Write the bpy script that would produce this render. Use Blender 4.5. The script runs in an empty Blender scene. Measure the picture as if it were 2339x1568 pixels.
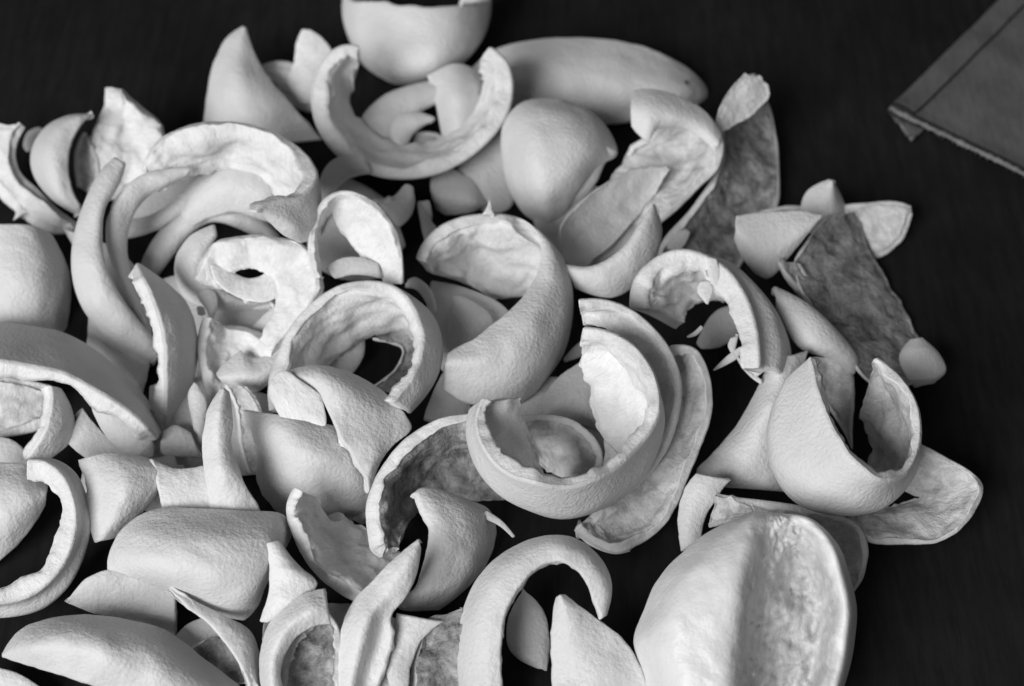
import bpy, math, random
import numpy as np
from mathutils import Vector
random.seed(7)

# ------------------------------------------------------------------ camera, light, exposure
scene = bpy.context.scene
PITCH = math.radians(50.0)
DIST = 0.92                       # metres from lens to the middle of the table top
LENS = 60.0
cam_d = bpy.data.cameras.new("camera"); cam = bpy.data.objects.new("camera", cam_d)
scene.collection.objects.link(cam); scene.camera = cam
cam_d.lens = LENS; cam_d.sensor_width = 36.0; cam_d.clip_start = 0.01; cam_d.clip_end = 50
cam.location = (0, -DIST*math.cos(PITCH), DIST*math.sin(PITCH))
cam.rotation_euler = (math.pi/2 - PITCH, 0, 0)
cam_d.dof.use_dof = True; cam_d.dof.focus_distance = 0.80; cam_d.dof.aperture_fstop = 6.5

world = bpy.data.worlds.new("World"); scene.world = world; world.use_nodes = True
world.node_tree.nodes['Background'].inputs[0].default_value = (1, 1, 1, 1)
world.node_tree.nodes['Background'].inputs[1].default_value = 0.105

def area(name, loc, aim, size, power):
    l = bpy.data.lights.new(name, 'AREA'); l.shape = 'RECTANGLE'; l.size = size[0]; l.size_y = size[1]
    l.energy = power; l.color = (1, 1, 1)
    o = bpy.data.objects.new(name, l); scene.collection.objects.link(o)
    o.location = loc
    o.rotation_euler = (Vector(aim)-Vector(loc)).to_track_quat('-Z', 'Y').to_euler()
    return o
area("window_light", (-1.80, -2.45, 2.05), (0, 0, 0.03), (2.1, 1.7), 156)

scene.view_settings.view_transform = 'Standard'; scene.view_settings.look = 'None'
scene.view_settings.gamma = 1; scene.view_settings.exposure = 0.0

# ------------------------------------------------------------------ measuring frame
K = (36.0/LENS)/2339.0            # the photo is measured 2339 wide, 1568 high
S = K*DIST                        # metres per measured unit at the table's middle
CAM = np.array([0, -DIST*math.cos(PITCH), DIST*math.sin(PITCH)])
FW = np.array([0, math.cos(PITCH), -math.sin(PITCH)])
UP = np.array([0, math.sin(PITCH), math.cos(PITCH)])
RT = np.array([1.0, 0, 0])
def to_world(p):
    """p (...,3): x, y measured, third = height towards the lens in the same unit"""
    p = np.asarray(p, float)
    t = DIST - p[..., 2]*S
    return CAM + t[..., None]*(FW + K*((p[..., 0]-1169.5)[..., None]*RT + (784-p[..., 1])[..., None]*UP))
def table_d(y):
    t = DIST*math.sin(PITCH)/(math.sin(PITCH) - K*(784-np.asarray(y, float))*math.cos(PITCH))
    return (DIST-t)/S

# ------------------------------------------------------------------ materials
def newmat(name):
    m = bpy.data.materials.new(name); m.use_nodes = True
    nt = m.node_tree; b = nt.nodes['Principled BSDF']
    return m, nt, b
def coords(nt, scale=1.0):
    tc = nt.nodes.new('ShaderNodeTexCoord'); oi = nt.nodes.new('ShaderNodeObjectInfo')
    mul = nt.nodes.new('ShaderNodeMath'); mul.operation = 'MULTIPLY'; mul.inputs[1].default_value = 7.3
    nt.links.new(oi.outputs['Random'], mul.inputs[0])
    add = nt.nodes.new('ShaderNodeVectorMath'); add.operation = 'ADD'
    nt.links.new(tc.outputs['Object'], add.inputs[0]); nt.links.new(mul.outputs[0], add.inputs[1])
    return add.outputs[0], oi.outputs['Random']
def noise(nt, vec, scale, detail=4, rough=.55, dist=0):
    n = nt.nodes.new('ShaderNodeTexNoise'); n.inputs['Scale'].default_value = scale
    n.inputs['Detail'].default_value = detail; n.inputs['Roughness'].default_value = rough
    n.inputs['Distortion'].default_value = dist
    nt.links.new(vec, n.inputs['Vector']); return n.outputs['Fac']
def ramp(nt, fac, stops):
    r = nt.nodes.new('ShaderNodeValToRGB')
    for i, (p, v) in enumerate(stops):
        e = r.color_ramp.elements[i] if i < 2 else r.color_ramp.elements.new(p)
        e.position = p; e.color = (v, v, v, 1)
    nt.links.new(fac, r.inputs[0]); return r.outputs[0]
def mix(nt, a, b, op='MULTIPLY', f=1.0):
    m = nt.nodes.new('ShaderNodeMix'); m.data_type = 'RGBA'; m.blend_type = op
    m.inputs[0].default_value = f
    nt.links.new(a, m.inputs[6]); nt.links.new(b, m.inputs[7]); return m.outputs[2]
def bump(nt, h, strength, dist, prev=None):
    b = nt.nodes.new('ShaderNodeBump'); b.inputs['Strength'].default_value = strength
    b.inputs['Distance'].default_value = dist
    nt.links.new(h, b.inputs['Height'])
    if prev is not None: nt.links.new(prev, b.inputs['Normal'])
    return b.outputs[0]

def make_rind(name, lo, hi):
    m, nt, b = newmat(name)
    v, rnd = coords(nt)
    c = ramp(nt, noise(nt, v, 26, 5), [(0.3, lo), (0.7, hi)])
    vor = nt.nodes.new('ShaderNodeTexVoronoi'); vor.inputs['Scale'].default_value = 760
    nt.links.new(v, vor.inputs['Vector'])
    pores = ramp(nt, vor.outputs['Distance'], [(0.0, 0.95), (0.45, 1.0)])
    c = mix(nt, c, pores)
    obj = ramp(nt, rnd, [(0.0, 0.9), (1.0, 1.0)])
    c = mix(nt, c, obj)
    nt.links.new(c, b.inputs['Base Color'])
    b.inputs['Roughness'].default_value = 0.52
    b.inputs['Specular IOR Level'].default_value = 0.32
    b.inputs['Subsurface Weight'].default_value = 0.25
    b.inputs['Subsurface Radius'].default_value = (1, 1, 1); b.inputs['Subsurface Scale'].default_value = 0.0015
    n = bump(nt, noise(nt, v, 520, 2), 0.85, 0.0007)
    n = bump(nt, noise(nt, v, 110, 3), 0.22, 0.0016, n)
    nt.links.new(n, b.inputs['Normal'])
    return m
def make_pith(name, lo, hi, bs=0.5):
    m, nt, b = newmat(name)
    v, rnd = coords(nt)
    tc = nt.nodes.new('ShaderNodeTexCoord')
    mp = nt.nodes.new('ShaderNodeMapping'); mp.inputs['Scale'].default_value = (1, .22, 1)
    nt.links.new(tc.outputs['UV'], mp.inputs['Vector'])
    fib = noise(nt, mp.outputs[0], 900, 4, .65, .6)
    c = ramp(nt, noise(nt, v, 105, 7, .66, .5), [(0.34, lo), (0.62, hi)])
    c = mix(nt, c, ramp(nt, fib, [(0.30, .86), (0.52, 1.0)]))
    nt.links.new(c, b.inputs['Base Color'])
    b.inputs['Roughness'].default_value = 0.85
    b.inputs['Specular IOR Level'].default_value = 0.2
    b.inputs['Subsurface Weight'].default_value = 0.3
    b.inputs['Subsurface Radius'].default_value = (1, 1, 1); b.inputs['Subsurface Scale'].default_value = 0.0015
    n = bump(nt, fib, bs, 0.0011)
    n = bump(nt, noise(nt, v, 330, 5, .65), bs, 0.0016, n)
    n = bump(nt, noise(nt, v, 120, 4), bs*.8, 0.003, n)
    nt.links.new(n, b.inputs['Normal'])
    return m
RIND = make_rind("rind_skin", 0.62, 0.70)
RIND_D = make_rind("rind_skin_shaded", 0.54, 0.62)  # darker rind copy, mainly for peels in shade: shade put into the colour
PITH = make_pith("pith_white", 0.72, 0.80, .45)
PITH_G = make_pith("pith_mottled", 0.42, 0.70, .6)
PITH_D = make_pith("pith_residue_and_shade", 0.12, 0.48, .9)  # mottled membrane residue, its colour darkened further for shade on inner faces
PULP = make_pith("pulp_remains", 0.36, 0.56, .6)
def make_half():
    m, nt, b = newmat("rind_and_pulp")
    v, rnd = coords(nt)
    at = nt.nodes.new('ShaderNodeAttribute'); at.attribute_name = 'flesh'
    c1 = ramp(nt, noise(nt, v, 26, 5), [(0.3, .64), (0.7, .72)])
    c2 = ramp(nt, noise(nt, v, 70, 7, .7, 2.0), [(0.34, .44), (0.62, .62)])
    mx = nt.nodes.new('ShaderNodeMix'); mx.data_type = 'RGBA'
    nt.links.new(at.outputs['Fac'], mx.inputs[0]); nt.links.new(c1, mx.inputs[6]); nt.links.new(c2, mx.inputs[7])
    nt.links.new(mx.outputs[2], b.inputs['Base Color'])
    b.inputs['Roughness'].default_value = .42; b.inputs['Specular IOR Level'].default_value = .4
    b.inputs['Subsurface Weight'].default_value = .25; b.inputs['Subsurface Radius'].default_value = (1, 1, 1); b.inputs['Subsurface Scale'].default_value = .0015
    mp = nt.nodes.new('ShaderNodeMapping'); mp.inputs['Rotation'].default_value = (.3, .5, .9); mp.inputs['Scale'].default_value = (1, .3, 1)
    nt.links.new(v, mp.inputs[0])
    mu = nt.nodes.new('ShaderNodeMath'); mu.operation = 'MULTIPLY'
    nt.links.new(noise(nt, mp.outputs[0], 190, 5, .65, 1.5), mu.inputs[0]); nt.links.new(at.outputs['Fac'], mu.inputs[1])
    n = bump(nt, noise(nt, v, 520, 2), .4, .0007)
    n = bump(nt, mu.outputs[0], .35, .003, n)
    nt.links.new(n, b.inputs['Normal'])
    return m
HALF = make_half()

# ------------------------------------------------------------------ helpers
col = scene.collection
def vnoise(p, seed=0):
    """smooth value noise, p (...,3)"""
    i = np.floor(p).astype(np.int64); f = p-i; f = f*f*(3-2*f)
    def h(a, b, c):
        n = (a*374761393 + b*668265263 + c*2147483647 + seed*974634777) & 0xffffffff
        n = ((n ^ (n >> 13))*1274126177) & 0xffffffff
        return ((n ^ (n >> 16)) & 0xffff)/65535.0
    r = 0
    for dx in (0, 1):
        for dy in (0, 1):
            for dz in (0, 1):
                w = (f[..., 0] if dx else 1-f[..., 0])*(f[..., 1] if dy else 1-f[..., 1])*(f[..., 2] if dz else 1-f[..., 2])
                r = r + w*h(i[..., 0]+dx, i[..., 1]+dy, i[..., 2]+dz)
    return r*2-1
def fbm(p, o=3, seed=0):
    return sum(vnoise(p*2**k+11.3*k, seed+k)*0.5**k for k in range(o))
def spline(pts, n):
    """centripetal-like Catmull-Rom through pts, n samples spread by arc length"""
    P = np.array([(q[0], q[1], q[2] if len(q) > 2 else 0.0) for q in pts], float)
    if len(P) == 2: 
        t = np.linspace(0, 1, n)[:, None]; return P[0]*(1-t)+P[1]*t
    d = np.maximum(np.linalg.norm(np.diff(P, axis=0), axis=1), 1e-3)**0.5
    T = np.concatenate([[0], np.cumsum(d)])
    m = np.zeros_like(P)
    for k in range(3):
        s = np.diff(P[:, k])/np.diff(T)
        m[1:-1, k] = (s[:-1]*np.diff(T)[1:] + s[1:]*np.diff(T)[:-1])/(np.diff(T)[1:]+np.diff(T)[:-1])
        m[0, k] = 1.5*s[0]-0.5*m[1, k]; m[-1, k] = 1.5*s[-1]-0.5*m[-2, k]
    tt = np.linspace(0, T[-1], 600)
    j = np.clip(np.searchsorted(T, tt, side='right')-1, 0, len(T)-2)
    h = (T[j+1]-T[j])[:, None]; u = ((tt-T[j])/(T[j+1]-T[j]))[:, None]
    C = (2*u**3-3*u**2+1)*P[j] + (u**3-2*u**2+u)*h*m[j] + (-2*u**3+3*u**2)*P[j+1] + (u**3-u**2)*h*m[j+1]
    a = np.concatenate([[0], np.cumsum(np.linalg.norm(np.diff(C, axis=0), axis=1))])
    s = np.linspace(0, a[-1], n)
    return np.stack([np.interp(s, a, C[:, k]) for k in range(3)], 1)
def resample(G, k=.55):
    """gather the grid lines towards the cut edges"""
    nv, nu = G.shape[:2]
    for ax, n in ((0, nv), (1, nu)):
        t = np.linspace(0, 1, n); t = (1-k)*t + k*(1-np.cos(np.pi*t))/2
        x = t*(n-1); i = np.clip(x.astype(int), 0, n-2); f = x-i
        if ax == 0: G = G[i]*(1-f)[:, None, None] + G[i+1]*f[:, None, None]
        else: G = G[:, i]*(1-f)[None, :, None] + G[:, i+1]*f[None, :, None]
    return G
def blur(G, n=1):
    for _ in range(n):
        P = np.pad(G, ((1, 1), (1, 1), (0, 0)), mode='edge')
        G = (P[1:-1, 1:-1]*4 + P[:-2, 1:-1]+P[2:, 1:-1]+P[1:-1, :-2]+P[1:-1, 2:])/8
    return G
def grid_normals(G):
    du = np.gradient(G, axis=1); dv = np.gradient(G, axis=0)
    n = np.cross(du, dv); l = np.linalg.norm(n, axis=2, keepdims=True)
    n = n/np.maximum(l, 1e-9); n = blur(n, 4)
    return n/np.maximum(np.linalg.norm(n, axis=2, keepdims=True), 1e-9)

def make_surface(rows, H=0, arch=0, lift=0, rnd=.8, tl=.12, nu=90, nv=40, rag=3.0, seed=0, zs=None, steep=0):
    """skin surface as a (nv,nu,3) grid in the measuring frame. Two rows: a bulged strip between two edges.
    Three or more: lofted through the rows."""
    R = [spline(r, nu) for r in rows]
    if zs is None: zs = 1.3 if len(rows) > 2 else 1.15
    for r in R: r[:, 2] *= zs
    H *= zs
    if steep:
        q = R[0]+.22*(R[1]-R[0]); q[:, 2] = R[0][:, 2]-steep
        for r in R[1:]: r[:, 2] -= steep*.8
        R.insert(1, q)
    v = np.linspace(0, 1, nv)
    if len(R) == 2:
        lin = v; cs = (1-np.cos(np.pi*v))/2
        w = (1-rnd)*lin+rnd*cs
        G = R[0][None]*(1-w)[:, None, None] + R[1][None]*w[:, None, None]
        wid = np.linalg.norm(R[0]-R[1], axis=1)
        wid = np.minimum(1, wid/max(1e-6, .75*wid.max()))
        G[:, :, 2] += np.sin(np.pi*v)[:, None]*(H*wid)[None]
    else:
        A = np.stack(R, 0); T = np.linspace(0, 1, len(R))
        G = np.zeros((nv, nu, 3))
        for i in range(nu):
            G[:, i] = spline(A[:, i], nv)
        if H: G[:, :, 2] += np.sin(np.pi*v)[:, None]*H
    sz = np.clip(np.ptp(G[..., 0])+np.ptp(G[..., 1]), 60, 500)/500
    wob = fbm(G*.012+seed*5.7, 2, seed+31)*7.0*sz + fbm(G*.045+seed, 2, seed+33)*1.3*sz
    G[:, :, 2] += wob
    if arch: G[:, :, 2] += arch*np.sin(np.pi*np.linspace(0, 1, nu))[None]
    yc = G[..., 1].mean()
    G[..., 2] += tl*(G[..., 1]-yc)
    # cut edges waver a little
    e = np.exp(-np.minimum(np.arange(nv), np.arange(nv)[::-1])/2.5)
    nz = fbm(G*0.03+seed*3.1, 3, seed)
    dirv = np.gradient(G, axis=0); dirv /= np.maximum(np.linalg.norm(dirv, axis=2, keepdims=True), 1e-6)
    wd = np.sum(np.linalg.norm(np.diff(G, axis=0), axis=2), axis=0)
    G = G + dirv*(nz*rag*e[:, None]*np.clip((wd-8)/60, 0, 1)[None])[..., None]
    return resample(G)

def shell(G, th, flip=False, rough=3.0, rag=4.0, seed=0, freq=.035, inw=None, roll=6.0):
    """returns normals (pointing inwards to the pith), thickness map, inner grid"""
    N = grid_normals(G)
    c = G.mean(axis=(0, 1))
    s = np.mean(np.sum(N*(c-G), axis=2))
    if inw is not None: s = np.mean(N@np.array(inw, float))
    if (s < 0) != flip: N = -N
    # the skin rounds over at the cut edges
    dv = np.concatenate([np.zeros((1,)+G.shape[1:2]), np.cumsum(np.linalg.norm(np.diff(G, axis=0), axis=2), axis=0)])
    du = np.concatenate([np.zeros(G.shape[:1]+(1,)), np.cumsum(np.linalg.norm(np.diff(G, axis=1), axis=2), axis=1)], axis=1)
    sd = np.minimum(np.minimum(dv, dv[-1:]-dv), np.minimum(du, du[:, -1:]-du))
    rr = np.minimum(roll, .3*np.maximum(dv[-1:], 1)); q = np.clip(1-sd/np.maximum(rr, .1), 0, 1)
    G = G + N*(rr*(1-np.sqrt(1-np.minimum(q, .97)**2)))[..., None]
    wid = np.sum(np.linalg.norm(np.diff(G, axis=0), axis=2), axis=0)
    t = th*np.clip(wid/(2.2*th), .12, 1)
    nv, nu = G.shape[:2]
    iv = np.minimum(np.arange(nv), np.arange(nv)[::-1]); iu = np.minimum(np.arange(nu), np.arange(nu)[::-1])
    ed = np.minimum(1, .80+.2*np.minimum(iv[:, None]/5.0, iu[None]/7.0))
    nz = fbm(G*freq+seed*1.7, 4, seed+5)
    T = t[None]*ed*(1+.38*fbm(G*.013+seed, 3, seed+9)) + rough*nz*np.clip(t[None]/th, .3, 1)
    I = G + N*T[..., None]
    I = blur(I, 1)
    # torn inner lip
    e = np.exp(-iv/1.6)
    dirv = np.gradient(G, axis=0); dirv /= np.maximum(np.linalg.norm(dirv, axis=2, keepdims=True), 1e-6)
    I = I + dirv*((fbm(G*.06+seed*2.3, 3, seed+21)*rag-1.0)*e[:, None]*np.sign(np.arange(nv)-nv/2)[:, None]*np.clip((wid-10)/60, 0, 1)[None])[..., None]
    return N, T, I, G

def loop(G):
    """boundary points of a grid in order"""
    return np.concatenate([G[0, :], G[1:, -1], G[-1, -2::-1], G[-2:0:-1, 0]])
def loop_idx(nv, nu):
    I = np.arange(nv*nu).reshape(nv, nu)
    return np.concatenate([I[0, :], I[1:, -1], I[-1, -2::-1], I[-2:0:-1, 0]])

def set_uv(o, uv):
    me = o.data; lay = me.uv_layers.new(name="UVMap")
    idx = np.zeros(len(me.loops), dtype=np.int64); me.loops.foreach_get('vertex_index', idx)
    lay.data.foreach_set('uv', np.asarray(uv, np.float32)[idx].ravel())
def arc_uv(G):
    """lengths along and across the strip, in metres"""
    nv, nu = G.shape[:2]
    a = np.concatenate([[0], np.cumsum(np.linalg.norm(np.diff(G.mean(0), axis=0), axis=1))])
    w = np.concatenate([np.zeros((1, nu)), np.cumsum(np.linalg.norm(np.diff(G, axis=0), axis=2), axis=0)])
    return np.stack([np.repeat(a[None], nv, 0), w], -1)*S
def mesh_object(name, V, F, mat, parent=None, origin=None):
    me = bpy.data.meshes.new(name)
    V = np.asarray(V, float)
    if origin is not None: V = V-origin
    me.from_pydata(V.tolist(), [], F); me.materials.append(mat)
    me.polygons.foreach_set('use_smooth', [True]*len(me.polygons)); me.update()
    o = bpy.data.objects.new(name, me); col.objects.link(o)
    if parent is not None: o.parent = parent
    elif origin is not None: o.location = origin
    return o
def grid_faces(nv, nu, off=0):
    return [(off+i*nu+j, off+i*nu+j+1, off+(i+1)*nu+j+1, off+(i+1)*nu+j) for i in range(nv-1) for j in range(nu-1)]
def strip_faces(a, b):
    n = len(a)
    return [(int(a[i]), int(a[(i+1) % n]), int(b[(i+1) % n]), int(b[i])) for i in range(n)]

# front-most height of everything laid down so far, on a coarse raster: lets each peel come to rest on those below
CELL = 8; X0, Y0 = -160, -160; NX, NY = 335, 240
yy = Y0+CELL*(np.arange(NY)+.5)
FRONT = np.repeat(table_d(yy)[:, None], NX, 1)
TABLE = FRONT.copy()
def raster(pts):
    ix = ((pts[:, 0]-X0)/CELL).astype(int); iy = ((pts[:, 1]-Y0)/CELL).astype(int)
    ok = (ix >= 0) & (ix < NX) & (iy >= 0) & (iy < NY)
    ix, iy, z = ix[ok], iy[ok], pts[ok, 2]
    f = np.full((NY, NX), -1e9); b = np.full((NY, NX), 1e9)
    np.maximum.at(f, (iy, ix), z); np.minimum.at(b, (iy, ix), z)
    return f, b

COUNT = [0]; DBG = False
RIDGE = [1728, 1712, 1696, 1676, 1662, 1654, 1650, 1650, 1653]; RIGHTLIP = [1800, 1855, 1912, 1942, 1958, 1955, 1946, 1932, 1915]
def peel(label, surfs, name="citrus_peel", category="peel", group="citrus peels heaped on the dark table", d=None, sink=0.0, th=30, deep=80):
    """surfs: list of dicts (rows, H, th, mats ...). d: fixed height of the peel's middle above the table plane."""
    COUNT[0] += 1; seed = COUNT[0]
    built = []
    for k, s in enumerate(surfs):
        a = dict(s); rows = a.pop('rows'); t = a.pop('th', th); flip = a.pop('flip', False)
        rm = a.pop('rind', RIND); pm = a.pop('pith', PITH); rough = a.pop('rough', 2.4); pr = a.pop('prag', 6.0); pulp = a.pop('pulp', 0)
        dz = a.pop('dz', 0); nm = a.pop('names', ('rind', 'pith')); frq = a.pop('freq', .03); inw = a.pop('inw', None); roll = a.pop('roll', 7.0)
        G = make_surface(rows, seed=seed*7+k, **a); G[..., 2] += dz
        if pulp:
            yk = [1165, 1185, 1240, 1315, 1390, 1450, 1510, 1560, 1620]
            inside = np.clip((G[..., 0]-np.interp(G[..., 1], yk, RIDGE)-25)/50, 0, 1)*np.clip((np.interp(G[..., 1], yk, RIGHTLIP)-30-G[..., 0])/50, 0, 1)
            q = np.stack([G[..., 0]*.024+G[..., 1]*.012, G[..., 1]*.016-G[..., 0]*.008, G[..., 0]*0], -1)
            G[..., 2] += pulp*inside*(fbm(q, 2, 77)+.6*(1-2*np.abs(fbm(q*2.1, 3, 78)))-.3)
        N, T, I, G = shell(G, t, flip, rough, pr, seed*7+k, frq, inw, roll)
        built.append((G, N, T, I, rm, pm, nm))
    allp = np.concatenate([np.concatenate([b[0].reshape(-1, 3), b[3].reshape(-1, 3)]) for b in built])
    f, b = raster(allp)
    m = f > -1e8
    off = 0.0
    if m.any():
        if d is None:
            a1 = np.percentile((FRONT-f)[m], 97)+2
            a2 = np.percentile((FRONT-b)[m], deep)
            a3 = np.percentile((TABLE-b)[m], 98)
            off = max(a1, a2, a3)-sink
        else:
            off = d + np.median(TABLE[m]) - np.median(f[m])
        FRONT[m] = np.maximum(FRONT[m], (f+off)[m])
    cen = allp.mean(0); cen[2] += off
    org = to_world(cen)
    root = bpy.data.objects.new(name, None); col.objects.link(root); root.location = org
    root.empty_display_size = .01
    root['label'] = label; root['category'] = category
    if group: root['group'] = group
    for G, N, T, I, rm, pm, nm in built:
        o3 = np.array([0, 0, off])
        nv, nu = G.shape[:2]; li = loop_idx(nv, nu)
        skin = np.clip(T*.10, .8, 3.2)[..., None]
        # rind: skin grid and its own thin cut edge
        Gw = to_world(G+o3); E = to_world(loop(G+N*skin)+o3); E0 = to_world(loop(G)+o3)
        V = np.concatenate([Gw.reshape(-1, 3), E0, E]); n0 = nv*nu; L = len(li)
        F = grid_faces(nv, nu)+strip_faces(np.arange(n0, n0+L), np.arange(n0+L, n0+2*L))
        o = mesh_object(nm[0], V, F, rm, root, org)
        if rm is HALF:
            at = o.data.attributes.new('flesh', 'FLOAT', 'POINT')
            gx = np.concatenate([G.reshape(-1, 3), loop(G), loop(G)])
            xr_ = np.interp(gx[:, 1], [1165, 1185, 1240, 1315, 1390, 1450, 1510, 1560, 1620], RIDGE)
            xq_ = np.interp(gx[:, 1], [1165, 1185, 1240, 1315, 1390, 1450, 1510, 1560, 1620], RIGHTLIP)
            nz = fbm(gx*.02, 3, 4)*18
            at.data.foreach_set('value', np.clip((gx[:, 0]-xr_-14+nz)/22, 0, 1)*np.clip((xq_-30+nz-gx[:, 0])/24, 0, 1))
        uvg = arc_uv(G); bl = loop(uvg)
        set_uv(o, np.concatenate([uvg.reshape(-1, 2), bl, bl+.0005]))
        # pith: cut rim (three loops) and the inner face
        g0 = loop(G+N*skin*.8); g1 = loop(I)
        ctr = g0.mean(0)
        mids = []
        wk = np.clip((np.sum(np.linalg.norm(np.diff(G, axis=0), axis=2), axis=0)-10)/60, .05, 1)
        wk = loop(np.repeat(wk[None, :, None], nv, 0))
        for fr, amp in ((.35, 1.2), (.7, 1.0)):
            q = g0*(1-fr)+g1*fr
            q = q + (fbm(q*.09+seed, 3, seed)[:, None])*loop(N)*0.6*wk
            q = q + fbm(q*.11+seed*2, 3, seed+3)[:, None]*np.array([1, 1, .3])*amp*1.3*wk
            mids.append(q)
        V = np.concatenate([to_world(I+o3).reshape(-1, 3), to_world(g0+o3), to_world(mids[0]+o3), to_world(mids[1]+o3)])
        F = grid_faces(nv, nu)
        a = np.arange(n0, n0+L)
        F += strip_faces(a, a+L)+strip_faces(a+L, a+2*L)+strip_faces(a+2*L, li)
        o = mesh_object(nm[1], V, F, pm, root, org)
        if pm is PITH_G or pm is PITH_D:      # the cut edge stays white, without the inner face's mottling and painted-in shade
            o.data.materials.append(PITH)
            mi = np.zeros(len(F), np.int32); mi[(nv-1)*(nu-1):] = 1
            o.data.polygons.foreach_set('material_index', mi)
        al = np.concatenate([[0], np.cumsum(np.linalg.norm(np.diff(g0, axis=0), axis=1))])*S
        tt_ = np.full(len(al), T.mean()*S)
        rim = lambda f: np.stack([al, tt_*f+.3], 1)
        set_uv(o, np.concatenate([uvg.reshape(-1, 2), rim(0), rim(.35), rim(.7)]))
    LAST[0] = root
    if DBG: print('PEEL', COUNT[0], round(off), 'top mm', round(float(((FRONT-TABLE)[m]).max()*S*1000*math.sin(PITCH))) if m.any() else '', label[:40])
    return root
LAST = [None]
def dark_pit(root, x, y, r):
    """small sunken blemish lying on the skin of the peel just laid"""
    m, nt, b = newmat("blemish_dark"); b.inputs['Base Color'].default_value = (.05, .05, .05, 1); b.inputs['Roughness'].default_value = .8
    z = FRONT[int((y-Y0)/CELL), int((x-X0)/CELL)]
    V = [(x, y, z+1.5)]; n = 14
    for k in range(n):
        a = 2*math.pi*k/n; q = r*(.45+.25*math.sin(3*a)); V.append((x+q*math.cos(a)*.8, y+q*math.sin(a)*1.3, z+1.0))
    for k in range(n):
        a = 2*math.pi*k/n; V.append((x+r*.75*math.cos(a)*.8, y+r*.75*math.sin(a)*1.3, z-3))
    F = [(0, 1+k, 1+(k+1) % n) for k in range(n)]+[(1+k, 1+n+k, 1+n+(k+1) % n, 1+(k+1) % n) for k in range(n)]
    mesh_object("dark_pit", to_world(np.array(V)), F, m, root, np.array(root.location))

# ------------------------------------------------------------------ table top
def table():
    m, nt, b = newmat("table_cloth_black")
    tc = nt.nodes.new('ShaderNodeTexCoord')
    c = ramp(nt, noise(nt, tc.outputs['Object'], 9, 6, .65), [(0.3, 0.007), (0.75, 0.017)])
    mp = nt.nodes.new('ShaderNodeMapping'); mp.inputs['Scale'].default_value = (1, 0.12, 1)
    mp.inputs['Rotation'].default_value = (0, 0, .35)
    nt.links.new(tc.outputs['Object'], mp.inputs[0])
    g = ramp(nt, noise(nt, mp.outputs[0], 190, 4, .7), [(0.3, 0.65), (0.7, 1.3)])
    nt.links.new(mix(nt, c, g), b.inputs['Base Color'])
    b.inputs['Roughness'].default_value = 0.75; b.inputs['Specular IOR Level'].default_value = 0.12
    nt.links.new(bump(nt, noise(nt, mp.outputs[0], 500, 3), .25, .0006), b.inputs['Normal'])
    V = [(-1.2, -0.8, 0), (1.2, -0.8, 0), (1.2, 1.2, 0), (-1.2, 1.2, 0), (-1.2, -0.8, -.03), (1.2, -0.8, -.03), (1.2, 1.2, -.03), (-1.2, 1.2, -.03)]
    F = [(0, 1, 2, 3), (4, 7, 6, 5), (0, 4, 5, 1), (1, 5, 6, 2), (2, 6, 7, 3), (3, 7, 4, 0)]
    me = bpy.data.meshes.new("table_top"); me.from_pydata(V, [], F); me.materials.append(m)
    o = bpy.data.objects.new("table_top", me); col.objects.link(o); o['kind'] = 'structure'
table()

# ------------------------------------------------------------------ the heap, laid from the back and bottom to the top
# --- peels low in the heap, seen only in the gaps
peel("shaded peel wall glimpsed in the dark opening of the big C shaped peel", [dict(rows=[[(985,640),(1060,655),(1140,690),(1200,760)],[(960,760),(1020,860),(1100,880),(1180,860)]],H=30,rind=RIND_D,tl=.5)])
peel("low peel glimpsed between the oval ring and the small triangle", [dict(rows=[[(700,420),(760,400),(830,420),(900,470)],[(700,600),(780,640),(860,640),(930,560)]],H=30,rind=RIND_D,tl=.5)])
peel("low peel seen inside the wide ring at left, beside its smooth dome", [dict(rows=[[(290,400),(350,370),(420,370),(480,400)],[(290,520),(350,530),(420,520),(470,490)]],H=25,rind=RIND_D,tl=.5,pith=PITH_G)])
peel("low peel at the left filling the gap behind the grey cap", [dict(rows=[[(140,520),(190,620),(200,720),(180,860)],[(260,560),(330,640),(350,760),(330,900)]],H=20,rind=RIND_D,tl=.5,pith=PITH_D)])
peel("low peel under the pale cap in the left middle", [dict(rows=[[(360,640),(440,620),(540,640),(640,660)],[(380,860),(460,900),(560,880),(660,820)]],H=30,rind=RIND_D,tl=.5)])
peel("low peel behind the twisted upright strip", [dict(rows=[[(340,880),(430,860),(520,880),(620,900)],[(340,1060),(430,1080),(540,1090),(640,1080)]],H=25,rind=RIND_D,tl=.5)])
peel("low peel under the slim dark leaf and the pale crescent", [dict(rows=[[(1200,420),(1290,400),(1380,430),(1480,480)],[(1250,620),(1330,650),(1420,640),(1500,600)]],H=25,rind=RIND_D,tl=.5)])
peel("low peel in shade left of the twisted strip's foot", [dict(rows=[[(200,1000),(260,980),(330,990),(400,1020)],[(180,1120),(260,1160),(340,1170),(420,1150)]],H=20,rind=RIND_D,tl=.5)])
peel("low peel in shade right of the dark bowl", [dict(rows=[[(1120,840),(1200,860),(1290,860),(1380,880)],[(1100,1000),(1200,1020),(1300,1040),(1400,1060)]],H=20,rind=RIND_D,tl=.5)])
peel("low peel behind the bottom caps near the frame's lower edge", [dict(rows=[[(600,1420),(700,1380),(820,1380),(920,1420)],[(600,1640),(700,1650),(820,1650),(920,1640)]],H=20,rind=RIND_D,tl=.5)])
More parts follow.
